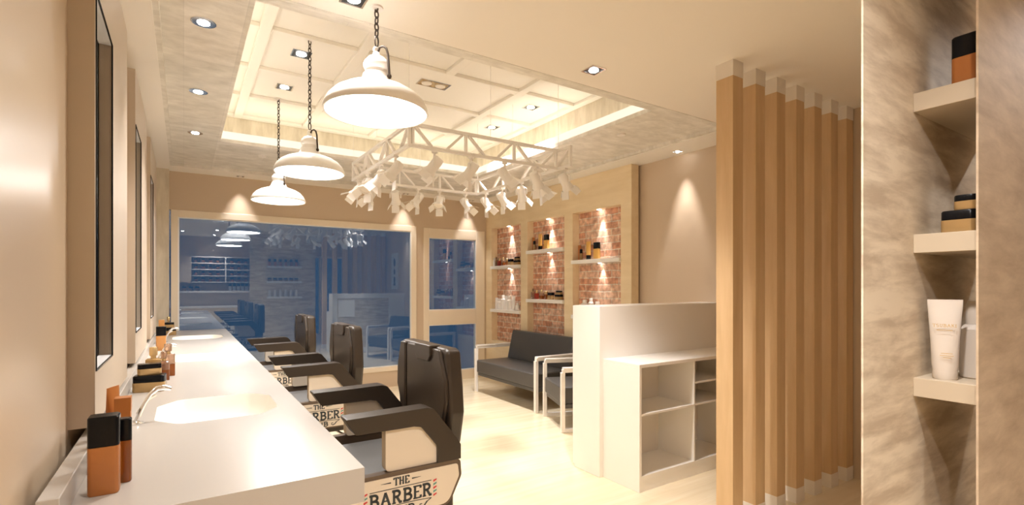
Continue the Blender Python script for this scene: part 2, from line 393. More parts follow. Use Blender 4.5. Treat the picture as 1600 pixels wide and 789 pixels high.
# ------------------------------------------------------------------ counter with basins
ctr = thing('vanity_counter', 'long white wash counter with three sunk basins along the left wall', 'counter', (0, 0, 0))
X0c, X1c, Y0c, Y1c, ZCn = -0.234, 0.386, 1.281, YF - 0.012, 0.84
holes = [(0.11, 2.24), (0.11, 3.885), (0.11, 5.415)]
def basin_ring(cx, cy, sc_, z):
    w_, d_ = 0.195 * sc_, 0.215 * sc_; c = 0.45
    pts = [(w_, -d_ * (1 - c)), (w_, d_ * (1 - c)), (w_ * (1 - c * .8), d_), (-w_ * (1 - c * .8), d_), (-w_, d_ * (1 - c)), (-w_, -d_ * (1 - c)), (-w_ * (1 - c * .8), -d_), (w_ * (1 - c * .8), -d_)]
    r = rpoly(pts, 0.05 * sc_, 4)
    return [(cx + p[0], cy + p[1], z) for p in r]
def rect_hit(cx, cy, dx, dy, rx0, rx1, ry0, ry1):
    t = 1e9
    if dx > 1e-9: t = min(t, (rx1 - cx) / dx)
    if dx < -1e-9: t = min(t, (rx0 - cx) / dx)
    if dy > 1e-9: t = min(t, (ry1 - cy) / dy)
    if dy < -1e-9: t = min(t, (ry0 - cy) / dy)
    return (cx + dx * t, cy + dy * t)
b = MB(); T = 0.087
cells = [(cy - 0.30, cy + 0.30) for cx, cy in holes]; yy_ = [Y0c] + [v for c_ in cells for v in c_] + [Y1c]
for k in range(0, len(yy_), 2): b.poly([(X0c, yy_[k], ZCn), (X1c, yy_[k], ZCn), (X1c, yy_[k + 1], ZCn), (X0c, yy_[k + 1], ZCn)])
for k, (cx, cy) in enumerate(holes):
    ry0, ry1 = cells[k]
    ring = basin_ring(cx, cy, 1.0, ZCn); outer = [rect_hit(cx, cy, p[0] - cx, p[1] - cy, X0c, X1c, ry0, ry1) for p in ring]
    R = [b.bm.verts.new(p) for p in ring]; O = [b.bm.verts.new((*p, ZCn)) for p in outer]; n = len(R)
    for i in range(n):
        j = (i + 1) % n; pi, pj = outer[i], outer[j]
        face = [R[i], R[j], O[j]]
        if abs(pi[0] - pj[0]) > 1e-6 and abs(pi[1] - pj[1]) > 1e-6:   # a corner lies between
            cxn = X1c if max(pi[0], pj[0]) > X1c - 1e-5 else X0c
            cyn = ry1 if max(pi[1], pj[1]) > ry1 - 1e-5 else ry0
            face.append(b.bm.verts.new((cxn, cyn, ZCn)))
        face.append(O[i]); b.bm.faces.new(face)
zb = ZCn - T
b.poly([(X0c, Y0c, zb), (X1c, Y0c, zb), (X1c, Y0c, ZCn), (X0c, Y0c, ZCn)]); b.poly([(X0c, Y1c, zb), (X1c, Y1c, zb), (X1c, Y1c, ZCn), (X0c, Y1c, ZCn)])
b.poly([(X1c, Y0c, zb), (X1c, Y1c, zb), (X1c, Y1c, ZCn), (X1c, Y0c, ZCn)]); b.poly([(X0c, Y0c, zb), (X0c, Y1c, zb), (X0c, Y1c, ZCn), (X0c, Y0c, ZCn)])
b.poly([(X1c - 0.02, Y0c, zb), (X1c, Y0c, zb), (X1c, Y1c, zb), (X1c - 0.02, Y1c, zb)]); b.poly([(X0c, Y0c, zb), (X1c - 0.02, Y0c, zb), (X1c - 0.02, Y0c + 0.02, zb), (X0c, Y0c + 0.02, zb)])
bmesh.ops.remove_doubles(b.bm, verts=b.bm.verts, dist=1e-5)
b.build('countertop', 'solid_surface', ctr)
for cx, cy in holes:
    rings = [basin_ring(cx, cy, s_, z) for s_, z in ((1.0, ZCn), (0.985, ZCn - 0.008), (0.95, ZCn - 0.04), (0.90, ZCn - 0.075), (0.80, ZCn - 0.095), (0.5, ZCn - 0.103), (0.10, ZCn - 0.106))]
    bs = MB().loft(rings, cap0=False).build('basin', 'basin_white', ctr, smooth=True)
    MB().lathe([(0.022, ZCn - 0.108), (0.024, ZCn - 0.104), (0.018, ZCn - 0.1015)], 20, (cx, cy)).build('drain', 'chrome', bs, smooth=True)
box('backsplash', 'solid_surface', X0c, -0.199, Y0c, Y1c, ZCn, 0.896, ctr, 0.002)
box('base_panel', 'unit_maple', X0c + 0.03, X1c - 0.16, Y0c + 0.05, Y1c, 0.0, zb - 0.012, ctr)['label'] = 'maple panels under the white top'

def faucet(y, label):
    r = thing('faucet', label, 'faucet', (-0.134, y, ZCn), 0, 'curved taps behind the basins')
    MB().lathe([(0.022, 0), (0.022, 0.004), (0.012, 0.008), (0.010, 0.012)], 20).build('base_flange', 'chrome', r, smooth=True)
    pts = [(0, 0, 0.006), (0.010, 0.002, 0.035), (0.024, 0.004, 0.068), (0.040, 0.006, 0.096), (0.058, 0.008, 0.112), (0.080, 0.01, 0.114), (0.098, 0.012, 0.106)]
    MB().tube(pts, [0.008, 0.0065, 0.006, 0.007, 0.009, 0.010, 0.006], 12).build('spout', 'chrome', r, smooth=True)
    MB().tube([(0.002, 0.02, 0.03), (0.03, 0.03, 0.075), (0.055, 0.03, 0.088)], [0.004, 0.006, 0.004], 8).build('lever', 'chrome', r, smooth=True)
faucet(2.10, 'curved clear and chrome tap at the nearest basin')
faucet(3.62, 'curved clear and chrome tap at the middle basin, behind the perfume bottles')
faucet(5.08, 'curved clear and chrome tap at the farthest basin, by the window')

# ------------------------------------------------------------------ cosmetics
def ring2(w_, d_, r, z, n=4): return [(p[0], p[1], z) for p in rrect(w_, d_, r, n)]
def cap_bottle(label, loc, h=0.17, w_=0.055, d_=0.045, body='caramel', cap='black_plastic', cf=0.38, rz=0, group=None, neck=False):
    r = thing('cosmetic_bottle', label, 'bottle', loc, rz, group); zc = h * (1 - cf)
    MB().loft([ring2(w_ - .004, d_ - .004, .008, 0), ring2(w_, d_, .009, .003), ring2(w_, d_, .009, zc - .001)]).build('bottle_body', body, r, smooth=True)
    k = 0.6 if neck else 1.0
    MB().loft([ring2(w_ * k, d_ * k, .009 * k, zc), ring2(w_ * k, d_ * k, .009 * k, h - .003), ring2(w_ * k - .005, d_ * k - .005, .007 * k, h)]).build('cap', cap, r, smooth=True)
    return r
def tube_pack(label, loc, h=0.17, w_=0.055, body='honey', cap='black_plastic', cf=0.2, rz=0, group=None):
    r = thing('cosmetic_tube', label, 'tube', loc, rz, group); zc = h * cf; rr = w_ * 0.36
    n = 24
    def ov(a, b_, z): return [(a * math.cos(2 * PI * i / n), b_ * math.sin(2 * PI * i / n), z) for i in range(n)]
    MB().loft([ov(rr * .9, rr * .8, 0), ov(rr, rr * .85, .003), ov(rr, rr * .85, zc)]).build('cap', cap, r, smooth=True)
    MB().loft([ov(rr * .98, rr * .83, zc), ov(rr * 1.05, rr * .85, zc + .01), ov(w_ * .42, rr * .7, zc + (h - zc) * .45), ov(w_ * .48, rr * .35, zc + (h - zc) * .8), ov(w_ * .5, .002, h - .008), ov(w_ * .5, .0015, h)]).build('tube_body', body, r, smooth=True)
    return r
def jar(label, loc, w_=0.07, d_=0.05, h=0.045, body='pale_gold', lid='black_plastic', rz=0, group=None):
    r = thing('cream_jar', label, 'jar', loc, rz, group)
    MB().loft([ring2(w_ * .94, d_ * .94, .012, 0), ring2(w_, d_, .013, .004), ring2(w_, d_, .013, h * .58)]).build('jar_body', body, r, smooth=True)
    MB().loft([ring2(w_ * .98, d_ * .98, .013, h * .6), ring2(w_ * .98, d_ * .98, .013, h - .003), ring2(w_ * .92, d_ * .92, .011, h)]).build('lid', lid, r, smooth=True)
    return r
def perfume(label, loc, h=0.13, w_=0.05, d_=0.035, glass='pink_glass', liquid='amber', cap='pink_glass', rz=0, group=None, fill=0.55):
    r = thing('perfume_bottle', label, 'bottle', loc, rz, group); hb = h * .68
    MB().loft([ring2(w_, d_, .007, hb * fill), ring2(w_, d_, .007, hb - .004), ring2(w_ * .8, d_ * .8, .006, hb)]).build('glass_body', glass, r, smooth=True)
    MB().loft([ring2(w_ * .96, d_ * .96, .006, 0), ring2(w_, d_, .007, .003), ring2(w_, d_, .007, hb * fill - .0005)]).build('liquid', liquid, r, smooth=True)
    MB().cyl((0, 0, hb), (0, 0, hb + h * .08), w_ * .18, 16).build('collar', 'gold', r, smooth=True)
    MB().lathe([(w_ * .24, hb + h * .08), (w_ * .27, hb + h * .09), (w_ * .27, h * .985), (w_ * .24, h)], 20).build('stopper', cap, r, smooth=True)
    return r
def round_bottle(label, loc, h=0.15, rr=0.02, body='white_plastic', cap='white_plastic', group=None, cf=0.25):
    r = thing('lotion_bottle', label, 'bottle', loc, 0, group); zc = h * (1 - cf)
    MB().lathe([(rr * .92, 0), (rr, .003), (rr, zc - .012), (rr * .75, zc - .003), (rr * .6, zc)], 24).build('bottle_body', body, r, smooth=True)
    MB().lathe([(rr * .62, zc), (rr * .62, h - .008), (rr * .5, h)], 24).build('cap', cap, r, smooth=True)
    return r
def carton(label, loc, w_, d_, h, m_, rz=0, group=None):
    r = thing('cosmetic_box', label, 'box', loc, rz, group)
    box('carton', m_, -w_ / 2, w_ / 2, -d_ / 2, d_ / 2, 0, h, r, 0.001)
    box('carton_lid', m_, -w_ / 2 - .0006, w_ / 2 + .0006, -d_ / 2 - .0006, d_ / 2 + .0006, h * .8, h + .0008, r)
    return r
G1 = 'cosmetics on the wash counter'; E_ = ZCn
cap_bottle('caramel brown bottle with tall black cap at the near end of the counter', (-0.149, 1.445, E_), 0.173, 0.056, 0.046, group=G1)
cap_bottle('slim amber bottle with black cap just behind the near caramel bottle', (-0.116, 1.50, E_), 0.150, 0.026, 0.026, body='amber', cf=0.34, group=G1)
tube_pack('caramel tube with pinched pointed top near the counter front', (-0.160, 1.73, E_), 0.190, 0.055, 'caramel', group=G1, rz=1.15)
carton('plain caramel box behind the tube at the near mirror', (-0.133, 1.665, E_), 0.034, 0.034, 0.170, 'caramel', group=G1)
jar('wide gold jar with black lid, bottom of the counter stack by the near tap', (-0.125, 2.74, E_), 0.118, 0.07, 0.072, rz=-0.15, group=G1)
jar('smaller gold jar with black lid on top of the wide jar by the near tap', (-0.127, 2.745, E_ + 0.0725), 0.088, 0.055, 0.048, rz=0.1, group=G1)
perfume('short round gold perfume bottle standing behind the stacked jars', (-0.122, 2.97, E_), 0.17, 0.062, 0.05, 'pale_gold', 'pale_gold', 'gold', group=G1)
perfume('tall pink and amber perfume bottle beside the stacked jars, rear one', (-0.068, 3.16, E_), 0.165, 0.062, 0.04, group=G1)
perfume('amber perfume bottle right of the stacked jars, front one', (-0.082, 3.02, E_), 0.140, 0.048, 0.035, group=G1)
cap_bottle('orange bottle with black cap standing before the far tap', (-0.137, 4.44, E_), 0.173, 0.06, 0.05, body='apricot', group=G1)
carton('small orange box behind the far orange bottle on the counter', (-0.150, 4.98, E_), 0.038, 0.034, 0.190, 'apricot', group=G1)
jar('wide gold jar with black lid at the window end of the counter, under another', (-0.118, 5.80, E_), 0.118, 0.07, 0.072, group=G1)
jar('small gold jar with black lid stacked at the window end of the counter', (-0.120, 5.80, E_ + 0.0725), 0.088, 0.055, 0.048, group=G1)
perfume('small clear perfume bottle behind the jars at the window end', (-0.125, 6.02, E_), 0.165, 0.05, 0.035, 'pale_gold', 'pale_gold', 'gold', group=G1)

# ------------------------------------------------------------------ lettering (slab-serif strokes)
def letter_strokes(ch):
    """strokes in a unit box (w x 1): list of polylines, serifs as short bars"""
    def arc(cx, cz, rx, rz, a0, a1, n=8): return [(cx + rx * math.cos(math.radians(a0 + (a1 - a0) * i / n)), cz + rz * math.sin(math.radians(a0 + (a1 - a0) * i / n))) for i in range(n + 1)]
    S = lambda x, z, w_=0.13: [(x - w_, z), (x + w_, z)]
    D = {
        'T': (0.62, [[(0.31, 0), (0.31, 1)], [(0.0, 1), (0.62, 1)], S(0.31, 0), [(0.0, 1), (0.0, .82)], [(0.62, 1), (0.62, .82)]]),
        'H': (0.66, [[(0.12, 0), (0.12, 1)], [(0.54, 0), (0.54, 1)], [(0.12, .5), (0.54, .5)], S(.12, 0, .1), S(.12, 1, .1), S(.54, 0, .1), S(.54, 1, .1)]),
        'E': (0.58, [[(0.12, 0), (0.12, 1)], [(0.0, 1), (0.55, 1)], [(0.0, 0), (0.56, 0)], [(0.12, .52), (0.42, .52)], [(.55, 1), (.55, .82)], [(.56, 0), (.56, .18)]]),
        'B': (0.62, [[(0.12, 0), (0.12, 1)], [(0, 1), (.3, 1)] + arc(.3, .76, .24, .24, 90, -90) + [(.12, .52)], [(.3, .52)] + arc(.32, .26, .27, .26, 90, -90) + [(0, 0)]]),
        'A': (0.72, [[(0.08, 0), (0.36, 1)], [(0.36, 1), (0.64, 0)], [(0.18, .34), (0.54, .34)], S(.08, 0, .1), S(.64, 0, .1)]),
        'R': (0.68, [[(0.12, 0), (0.12, 1)], [(0, 1), (.3, 1)] + arc(.3, .75, .24, .25, 90, -90) + [(.12, .5)], [(.32, .5), (.56, 0)], S(.12, 0, .12), [(.52, 0), (.68, .02)]]),
        'C': (0.62, [arc(.33, .5, .3, .5, 45, 315, 14), [(.56, .95), (.56, .72)]]),
        'L': (0.54, [[(0.12, 0), (0.12, 1)], [(0, 0), (.52, 0)], S(.12, 1, .12), [(.52, 0), (.52, .2)]]),
        'U': (0.64, [[(.12, 1), (.12, .3)] + arc(.32, .26, .2, .26, 180, 360) + [(.52, 1)], S(.12, 1, .12), S(.52, 1, .12)]),
        'S': (0.54, [arc(.27, .75, .22, .25, 30, 270, 9) + arc(.27, .25, .24, .25, 90, -150, 9)]),
        'K': (0.64, [[(0.12, 0), (0.12, 1)], [(.12, .4), (.56, 1)], [(.28, .6), (.58, 0)], S(.12, 0, .1), S(.12, 1, .1)]),
        'I': (0.26, [[(.13, 0), (.13, 1)], S(.13, 0, .12), S(.13, 1, .12)]),
    }
    return D[ch]
def seg(b, p, q, t, put):
    p, q = Vector(p), Vector(q); d = (q - p)
    if d.length < 1e-6: return
    n = Vector((-d.y, d.x)).normalized() * t / 2; e = d.normalized() * t * 0.15
    b.poly([put(p - e - n), put(q + e - n), put(q + e + n), put(p - e + n)])
def word(b, text, x, z, h, w_total, t, put):
    gap = 0.14; tot = sum(letter_strokes(c)[0] for c in text) + gap * (len(text) - 1); sx = w_total / tot
    for c in text:
        wd, st = letter_strokes(c)
        for pl in st:
            thick = t * (0.62 if len(pl) == 2 and abs(pl[0][1] - pl[1][1]) < 1e-6 else 1.0)
            for p, q in zip(pl, pl[1:]): seg(b, (x + p[0] * sx, z + p[1] * h), (x + q[0] * sx, z + q[1] * h), thick, put)
        x += (wd + gap) * sx

# ------------------------------------------------------------------ barber chair
def make_chair(label):
    r = thing('barber_chair', label, 'barber chair', (0.70, 2.075, 0), 0, 'barber chairs along the counter')
    h = 0.30
    st = MB(); st.prism(rrect(0.40, 0.44, 0.04, 4, (-0.03, 0)), 'z', 0.50, 0.60)
    seat = st.build('seat', 'seat_grey', r, bevel=0.014, seg=3)
    MB().tube([(-0.225, -0.215, 0.606), (-0.228, 0, 0.607), (-0.225, 0.215, 0.606)], 0.004, 8).build('seat_piping', 'chrome', seat, smooth=True)
    MB().box(-0.26, 0.20, -0.27, 0.27, 0.42, 0.50).build('seat_base', 'leather_brown', r, bevel=0.01)
    # decorated side panels with dark edging
    for s in (-1, 1):
        y = s * h
        out = [(-0.275, 0.6235), (0.213, 0.6235), (0.218, 0.56), (0.165, 0.455), (-0.275, 0.455)]
        o1 = rpoly(out, [0.01, 0.015, 0.03, 0.05, 0.03], 5)
        sp = MB().prism(o1, 'y', y - 0.0 if s < 0 else y - 0.035, y + 0.035 if s < 0 else y).build('side_panel', 'panel_edge', r)
        inn = [(-0.268, 0.609), (0.200, 0.609), (0.206, 0.562), (0.158, 0.464), (-0.268, 0.464)]
        MB().prism(rpoly(inn, [0.008, 0.012, 0.03, 0.045, 0.02], 5), 'y', y + s * 0.0, y + s * 0.003).build('panel_face', 'chair_panel', sp)
        yy = y + s * 0.0037
        put = (lambda p: (-0.03 + p[0], yy, p[1])) if s < 0 else (lambda p: (-0.03 - p[0], yy, p[1]))
        b = MB()
        word(b, 'THE', -0.029, 0.577, 0.026, 0.058, 0.0062, put)
        for sg in (-1, 1): b.poly([put((sg * 0.04, 0.5865)), put((sg * 0.075, 0.589)), put((sg * 0.075, 0.589)) if False else put((sg * 0.078, 0.590)), put((sg * 0.04, 0.5915))])
        seg(b, (-0.118, 0.5665), (0.118, 0.5665), 0.0028, put)
        word(b, 'BARBER', -0.118, 0.512, 0.044, 0.236, 0.0092, put)
        cur = [(-0.118, 0.500), (-0.06, 0.5035), (0, 0.5045), (0.06, 0.5035), (0.118, 0.500)]
        for p, q in zip(cur, cur[1:]): seg(b, p, q, 0.0028, put)
        word(b, 'CLUB', -0.058, 0.471, 0.024, 0.108, 0.0058, put)
        sw = [(0.118, 0.500), (0.100, 0.490), (0.090, 0.478), (0.078, 0.473), (0.070, 0.478), (0.072, 0.486), (0.080, 0.486)]
        for k, (p, q) in enumerate(zip(sw, sw[1:])): seg(b, p, q, 0.0055 if k in (1, 2) else 0.0035, put)
        for p, q in zip([(-x_, z_) for x_, z_ in sw], [(-x_, z_) for x_, z_ in sw[1:]]): seg(b, p, q, 0.004, put)
        o = b.build('lettering', 'ink', sp); o['label'] = 'dark lettering THE BARBER CLUB'
        b1, b2 = MB(), MB()
        for sg in (-1, 1):
            x_ = sg * 0.133
            for k in range(5):
                zz = 0.505 + k * 0.0135; bb = b1 if k % 2 == 0 else b2
                hh = 0.0085
                bb.poly([put((x_ - 0.007, zz - 0.002)), put((x_ + 0.007, zz + 0.005)), put((x_ + 0.007, zz + 0.005 + hh * .6)), put((x_ - 0.007, zz - 0.002 + hh))])
        b1.build('red_stripes', 'stripe_red', sp); b2.build('teal_stripes', 'stripe_teal', sp)
        # cream support and bent armrest
        MB().prism(rpoly([(-0.085, 0.6235), (-0.085, 0.776), (0.055, 0.776), (0.118, 0.69), (0.118, 0.6235)], [0.02, 0.002, 0.03, 0.02, 0.002], 4), 'y',
                   y + (0.012 if s < 0 else -0.055), y + (0.055 if s < 0 else -0.012)).build('arm_support', 'chair_panel', r, bevel=0.004)
        arm = [(-0.233, 0.838), (0.075, 0.842), (0.10, 0.834), (0.200, 0.705), (0.216, 0.680), (0.216, 0.6235), (0.116, 0.6235), (0.116, 0.690), (0.050, 0.772), (0.02, 0.778), (-0.195, 0.778)]
        MB().prism(rpoly(arm, [0.006, 0.03, 0.02, 0.02, 0.01, 0.002, 0.002, 0.02, 0.02, 0.02, 0.01], 3), 'y',
                   y - 0.0 if s < 0 else y - 0.078, y + 0.078 if s < 0 else y).build('armrest', 'leather_brown', r, bevel=0.012, seg=3)
    # backrest: main pad with side bolster, raised top flap
    def outline(w_top, w_mid, w_bot, z0, z1, zm):
        return [(-w_bot / 2, z0), (w_bot / 2, z0), (w_mid / 2, zm), (w_mid / 2 - .01, zm + .10), (w_top / 2, z1 - .01), (w_top / 2 - .03, z1), (-w_top / 2 + .03, z1), (-w_top / 2, z1 - .01), (-w_mid / 2 + .01, zm + .10), (-w_mid / 2, zm)]
    ol = rpoly(outline(0.50, 0.57, 0.50, 0.655, 1.052, 0.80), 0.03, 4)
    bk = MB().prism(ol, 'x', 0.175, 0.243).build('backrest', 'leather_brown', r, bevel=0.016, seg=3)
    ol2 = rpoly([(-0.235, 0.73), (0.136, 0.73), (0.136, 1.045), (-0.21, 1.045), (-0.265, 0.93), (-0.27, 0.84)], 0.02, 4)
    MB().prism(ol2, 'x', 0.160, 0.18).build('back_cushion', 'leather_brown', bk, bevel=0.007)
    ol4 = rpoly([(0.160, 0.73), (0.20, 0.73), (0.262, 0.84), (0.257, 0.93), (0.215, 1.045), (0.160, 1.045)], 0.012, 4)
    MB().prism(ol4, 'x', 0.160, 0.18).build('side_bolster', 'leather_brown', bk, bevel=0.007)
    MB().prism(rpoly([(-0.145, 1.057), (0.015, 1.057), (0.015, 1.012), (-0.008, 0.988), (-0.122, 0.988), (-0.145, 1.012)], 0.006, 3), 'x', 0.150, 0.20).build('headrest_flap', 'leather_brown', bk, bevel=0.005)
    MB().prism(rpoly([(-0.22, 0.60), (0.22, 0.60), (0.215, 0.735), (-0.215, 0.735)], 0.02, 3), 'x', 0.150, 0.215).build('lumbar_pad', 'leather_brown', r, bevel=0.012)
    # pedestal
    MB().lathe([(0.055, 0.05), (0.055, 0.30), (0.075, 0.31), (0.075, 0.42)], 28).build('pedestal', 'chrome', r, smooth=True)
    MB().lathe([(0.25, 0), (0.25, 0.018), (0.235, 0.03), (0.10, 0.045), (0.07, 0.055)], 40).build('floor_base', 'chrome', r, smooth=True)
    MB().tube([(-0.20, 0, 0.44), (-0.28, 0, 0.40), (-0.32, 0, 0.22), (-0.34, 0, 0.16)], 0.014, 10).build('footrest_arm', 'chrome', r, smooth=True)
    MB().box(-0.42, -0.31, -0.16, 0.16, 0.145, 0.165).build('footrest', 'chrome', r, bevel=0.008)
    MB().tube([(0.08, -0.05, 0.40), (0.15, -0.12, 0.36), (0.21, -0.20, 0.35)], 0.008, 8).build('pump_lever', 'chrome', r, smooth=True)
    return r
ch = make_chair('brown-black leather barber chair nearest the camera, with cream lettered side panel')
dup(ch, (0.70, 3.42, 0), label='brown-black leather barber chair in the middle of the counter row')
dup(ch, (0.70, 4.765, 0), label='brown-black leather barber chair farthest along the counter, before the big window')

# ------------------------------------------------------------------ pendant lamps
def make_pendant(x, y, ztop, label, downlight_over=None):
    r = thing('pendant_lamp', label, 'pendant lamp', (x, y, 2.05), 0, 'white enamel pendant lamps over the counter')
    prof = [(0.220, 0.0), (0.222, 0.006), (0.217, 0.024), (0.203, 0.052), (0.178, 0.078), (0.145, 0.098), (0.105, 0.113), (0.078, 0.121), (0.066, 0.134), (0.057, 0.158), (0.057, 0.164), (0.049, 0.170), (0.046, 0.184),
            (0.052, 0.190), (0.056, 0.200), (0.056, 0.208), (0.050, 0.222), (0.036, 0.238), (0.018, 0.246), (0.014, 0.262)]
    inner = [(0.012, 0.115), (0.100, 0.098), (0.150, 0.076), (0.184, 0.048), (0.206, 0.018), (0.213, 0.001)]
    MB().lathe(inner[::1] + prof, 56, cap0=True, cap1=True).build('shade', 'shade_white', r, smooth=True)
    MB().lathe([(0.002, 0.010), (0.209, 0.010)], 56, cap0=True, cap1=False).build('diffuser', 'lamp_glow', r)
    MB().torus(Matrix.Translation((0, 0, 0.272)), 0.012, 0.014, 0.004).build('hanging_loop', 'white_metal', r, smooth=True)
    a = math.radians(-33)
    ca, sa = math.cos(a), math.sin(a)
    P = [(0.006, 0.268), (0.012, 0.284), (0.026, 0.287), (0.037, 0.276), (0.042, 0.25), (0.044, 0.2), (0.045, 0.158)]
    hk = MB(); hk.tube([(p[0] * ca, p[0] * sa - 0.03 * (i / 6), p[1]) for i, p in enumerate(P)], 0.0052, 8)
    c = Vector((0.045 * ca, 0.045 * sa - 0.03, 0.150)); hk.lathe([(0.002, c.z - .010), (0.008, c.z - .007), (0.010, c.z), (0.008, c.z + .007), (0.002, c.z + .010)], 12, (c.x, c.y))
    hk.build('hook', 'dark_iron', r, smooth=True)
    b = MB(); z = 0.290; k = 0; top = ztop - 2.05
    while z < top - 0.01:
        L_ = 0.021 if k else 0.028
        b.torus(Matrix.Translation((0, 0, z + L_ - 0.006)) @ Matrix.Rotation(PI / 2 * (k % 2) + 0.35, 4, 'Z'), 0.0095, L_ - 0.004, 0.0034, 12, 5)
        z += 2 * L_ - 0.0145; k += 1
    b.build('chain', 'dark_iron', r, smooth=True)
    MB().lathe([(0.028, top - 0.008), (0.028, top)], 20).build('ceiling_hook_plate', 'white_metal', r)
    l = bpy.data.lights.new('bulb', 'AREA'); l.shape = 'DISK'; l.size = 0.40; l.energy = P_PEND; l.color = LAMP
    o = bpy.data.objects.new('bulb', l); C.objects.link(o); o.parent = r; o.location = (0, 0, 0.002)
    return r
make_pendant(0.70, 2.15, ZC, 'large white bowl pendant lamp nearest the camera, on a dark chain')
make_pendant(0.70, 3.53, ZT, 'white bowl pendant lamp on a long dark chain, middle of the three')
make_pendant(0.70, 4.84, ZT, 'white bowl pendant lamp on a long dark chain, farthest, before the window')

# ------------------------------------------------------------------ recessed lights
def downlight(x, y, z, label, e=P_DOWN, size=0.085, square=True, group='recessed ceiling spots', sp=80, aim=None, glow=True, rz=0, blend=0.7):
    r = thing('downlight', label, 'ceiling light', (x, y, z), rz, group); s = size / 2
    if square:
        b = MB(); b.box(-s - .008, s + .008, -s - .008, -s, -0.004, 0.0); b.box(-s - .008, s + .008, s, s + .008, -0.004, 0.0)
        b.box(-s - .008, -s, -s, s, -0.004, 0.0); b.box(s, s + .008, -s, s, -0.004, 0.0); b.build('trim_ring', 'chrome', r)
        box('recess_plate', 'fitting_dark', -s, s, -s, s, -0.002, -0.0005, r)
    else:
        MB().lathe([(s, -0.0035), (s + .010, -0.003), (s + .010, 0.0), (s, 0.0)], 28).build('trim_ring', 'chrome', r, smooth=True)
    MB().lathe([(s * .62, -0.0022), (s * .62, -0.006), (s * .5, -0.009)], 24).build('lens', 'spot_glow' if glow else 'white_satin', r)
    if e: 
        o = spot('spot_light', (0, 0, -0.02), e, r, sp, blend)
        if aim: o.rotation_euler = (Vector(aim)).to_track_quat('-Z', 'Y').to_euler()
    return r
for k, (y, where) in enumerate(((2.77, 'nearest the camera'), (3.77, 'middle of three'), (4.79, 'farthest of three'))):
    downlight(0.078, y, ZB, f'round recessed spot in the whitewashed strip over the counter, {where}', square=False, e=P_DOWN * 0.42)
downlight(0.60, 2.14, ZC, 'square recessed spot in the plain ceiling directly above the nearest pendant', e=P_DOWN * 0.8)
downlight(1.918, 2.11, ZC, 'bright square recessed spot in the plain ceiling above the open floor', e=P_DOWN * 1.6)
for x, y, l_ in ((0.70, 3.82, 'near left coffer, above the middle pendant'), (0.70, 4.53, 'left coffer above the farthest pendant'), (2.68, 3.80, 'near right coffer'), (2.68, 4.50, 'far right coffer')):
    downlight(x, y, ZT, f'square recessed spot in the {l_}', size=0.11, e=P_DOWN * (1.4 if x < 1 else 2.2))
r = thing('twin_downlight', 'rectangular twin spot fitting in the middle ceiling coffer', 'ceiling light', (1.71, 3.80, ZT))
b = MB(); b.box(-0.13, 0.13, -0.065, -0.055, -0.005, 0); b.box(-0.13, 0.13, 0.055, 0.065, -0.005, 0); b.box(-0.13, -0.12, -0.055, 0.055, -0.005, 0); b.box(0.12, 0.13, -0.055, 0.055, -0.005, 0); b.build('trim_frame', 'chrome', r)
box('recess_plate', 'gold', -0.12, 0.12, -0.055, 0.055, -0.002, -0.0005, r)
for sx in (-0.06, 0.06): MB().lathe([(0.042, -0.002), (0.042, -0.010), (0.03, -0.013)], 24, (sx, 0)).build('lens', 'white_satin', r)
for x, l_ in ((0.52, 'left end of the big window'), (2.42, 'right end of the big window'), (3.38, 'glazed door')):
    downlight(x, 6.25, ZC, f'small square spot in the far soffit above the {l_}', e=P_DOWN * 0.28, size=0.06, sp=50, aim=(0, 0.07, -1), glow=False, blend=0.4)
downlight(3.70, 2.97, ZC, 'bright spot in the right soffit near the slatted screen', e=P_DOWN * 0.45, size=0.06, sp=38, aim=(0.10, 0, -1), blend=0.4)
for x, y, l_ in ((0.624, 5.3, 'far timber soffit above the big window'), (2.98, 2.95, 'right timber soffit near the plain ceiling')):
    tag(MB().lathe([(0.034, -0.010), (0.036, 0.0)], 24).build('ceiling_disc', 'white_metal', loc=(x, y, ZB)), f'small flat white disc on the {l_}', 'ceiling disc', 'flat discs on the timber soffit')
# unseen fill spots, added out of view only to brighten this end
downlight(-0.02, -0.30, ZC, 'added fill spot behind the viewer turned towards the shelf tower', e=26, sp=50, aim=(1.52, 0.75, -1.3))  # made-up lamp that lifts the tower panels from the left
downlight(2.90, -0.15, ZC, 'added fill spot right of the viewer turned towards the shelf tower', e=26, sp=50, aim=(-1.2, 0.60, -1.3))  # second made-up lamp, reaches the tower's shaded inner part
for x, y, l_ in ((0.6, 0.3, 'left spot behind the viewer, over the shop entry'), (0.6, -0.9, 'rear left spot over the back shelves'), (2.9, 0.4, 'right spot over the passage behind the slats')):
    downlight(x, y, ZC, f'added unseen square {l_}', e=P_DOWN * (1.5 if x < 1 else 0.06), sp=110)  # invented fittings that raise the ambient light around the viewer

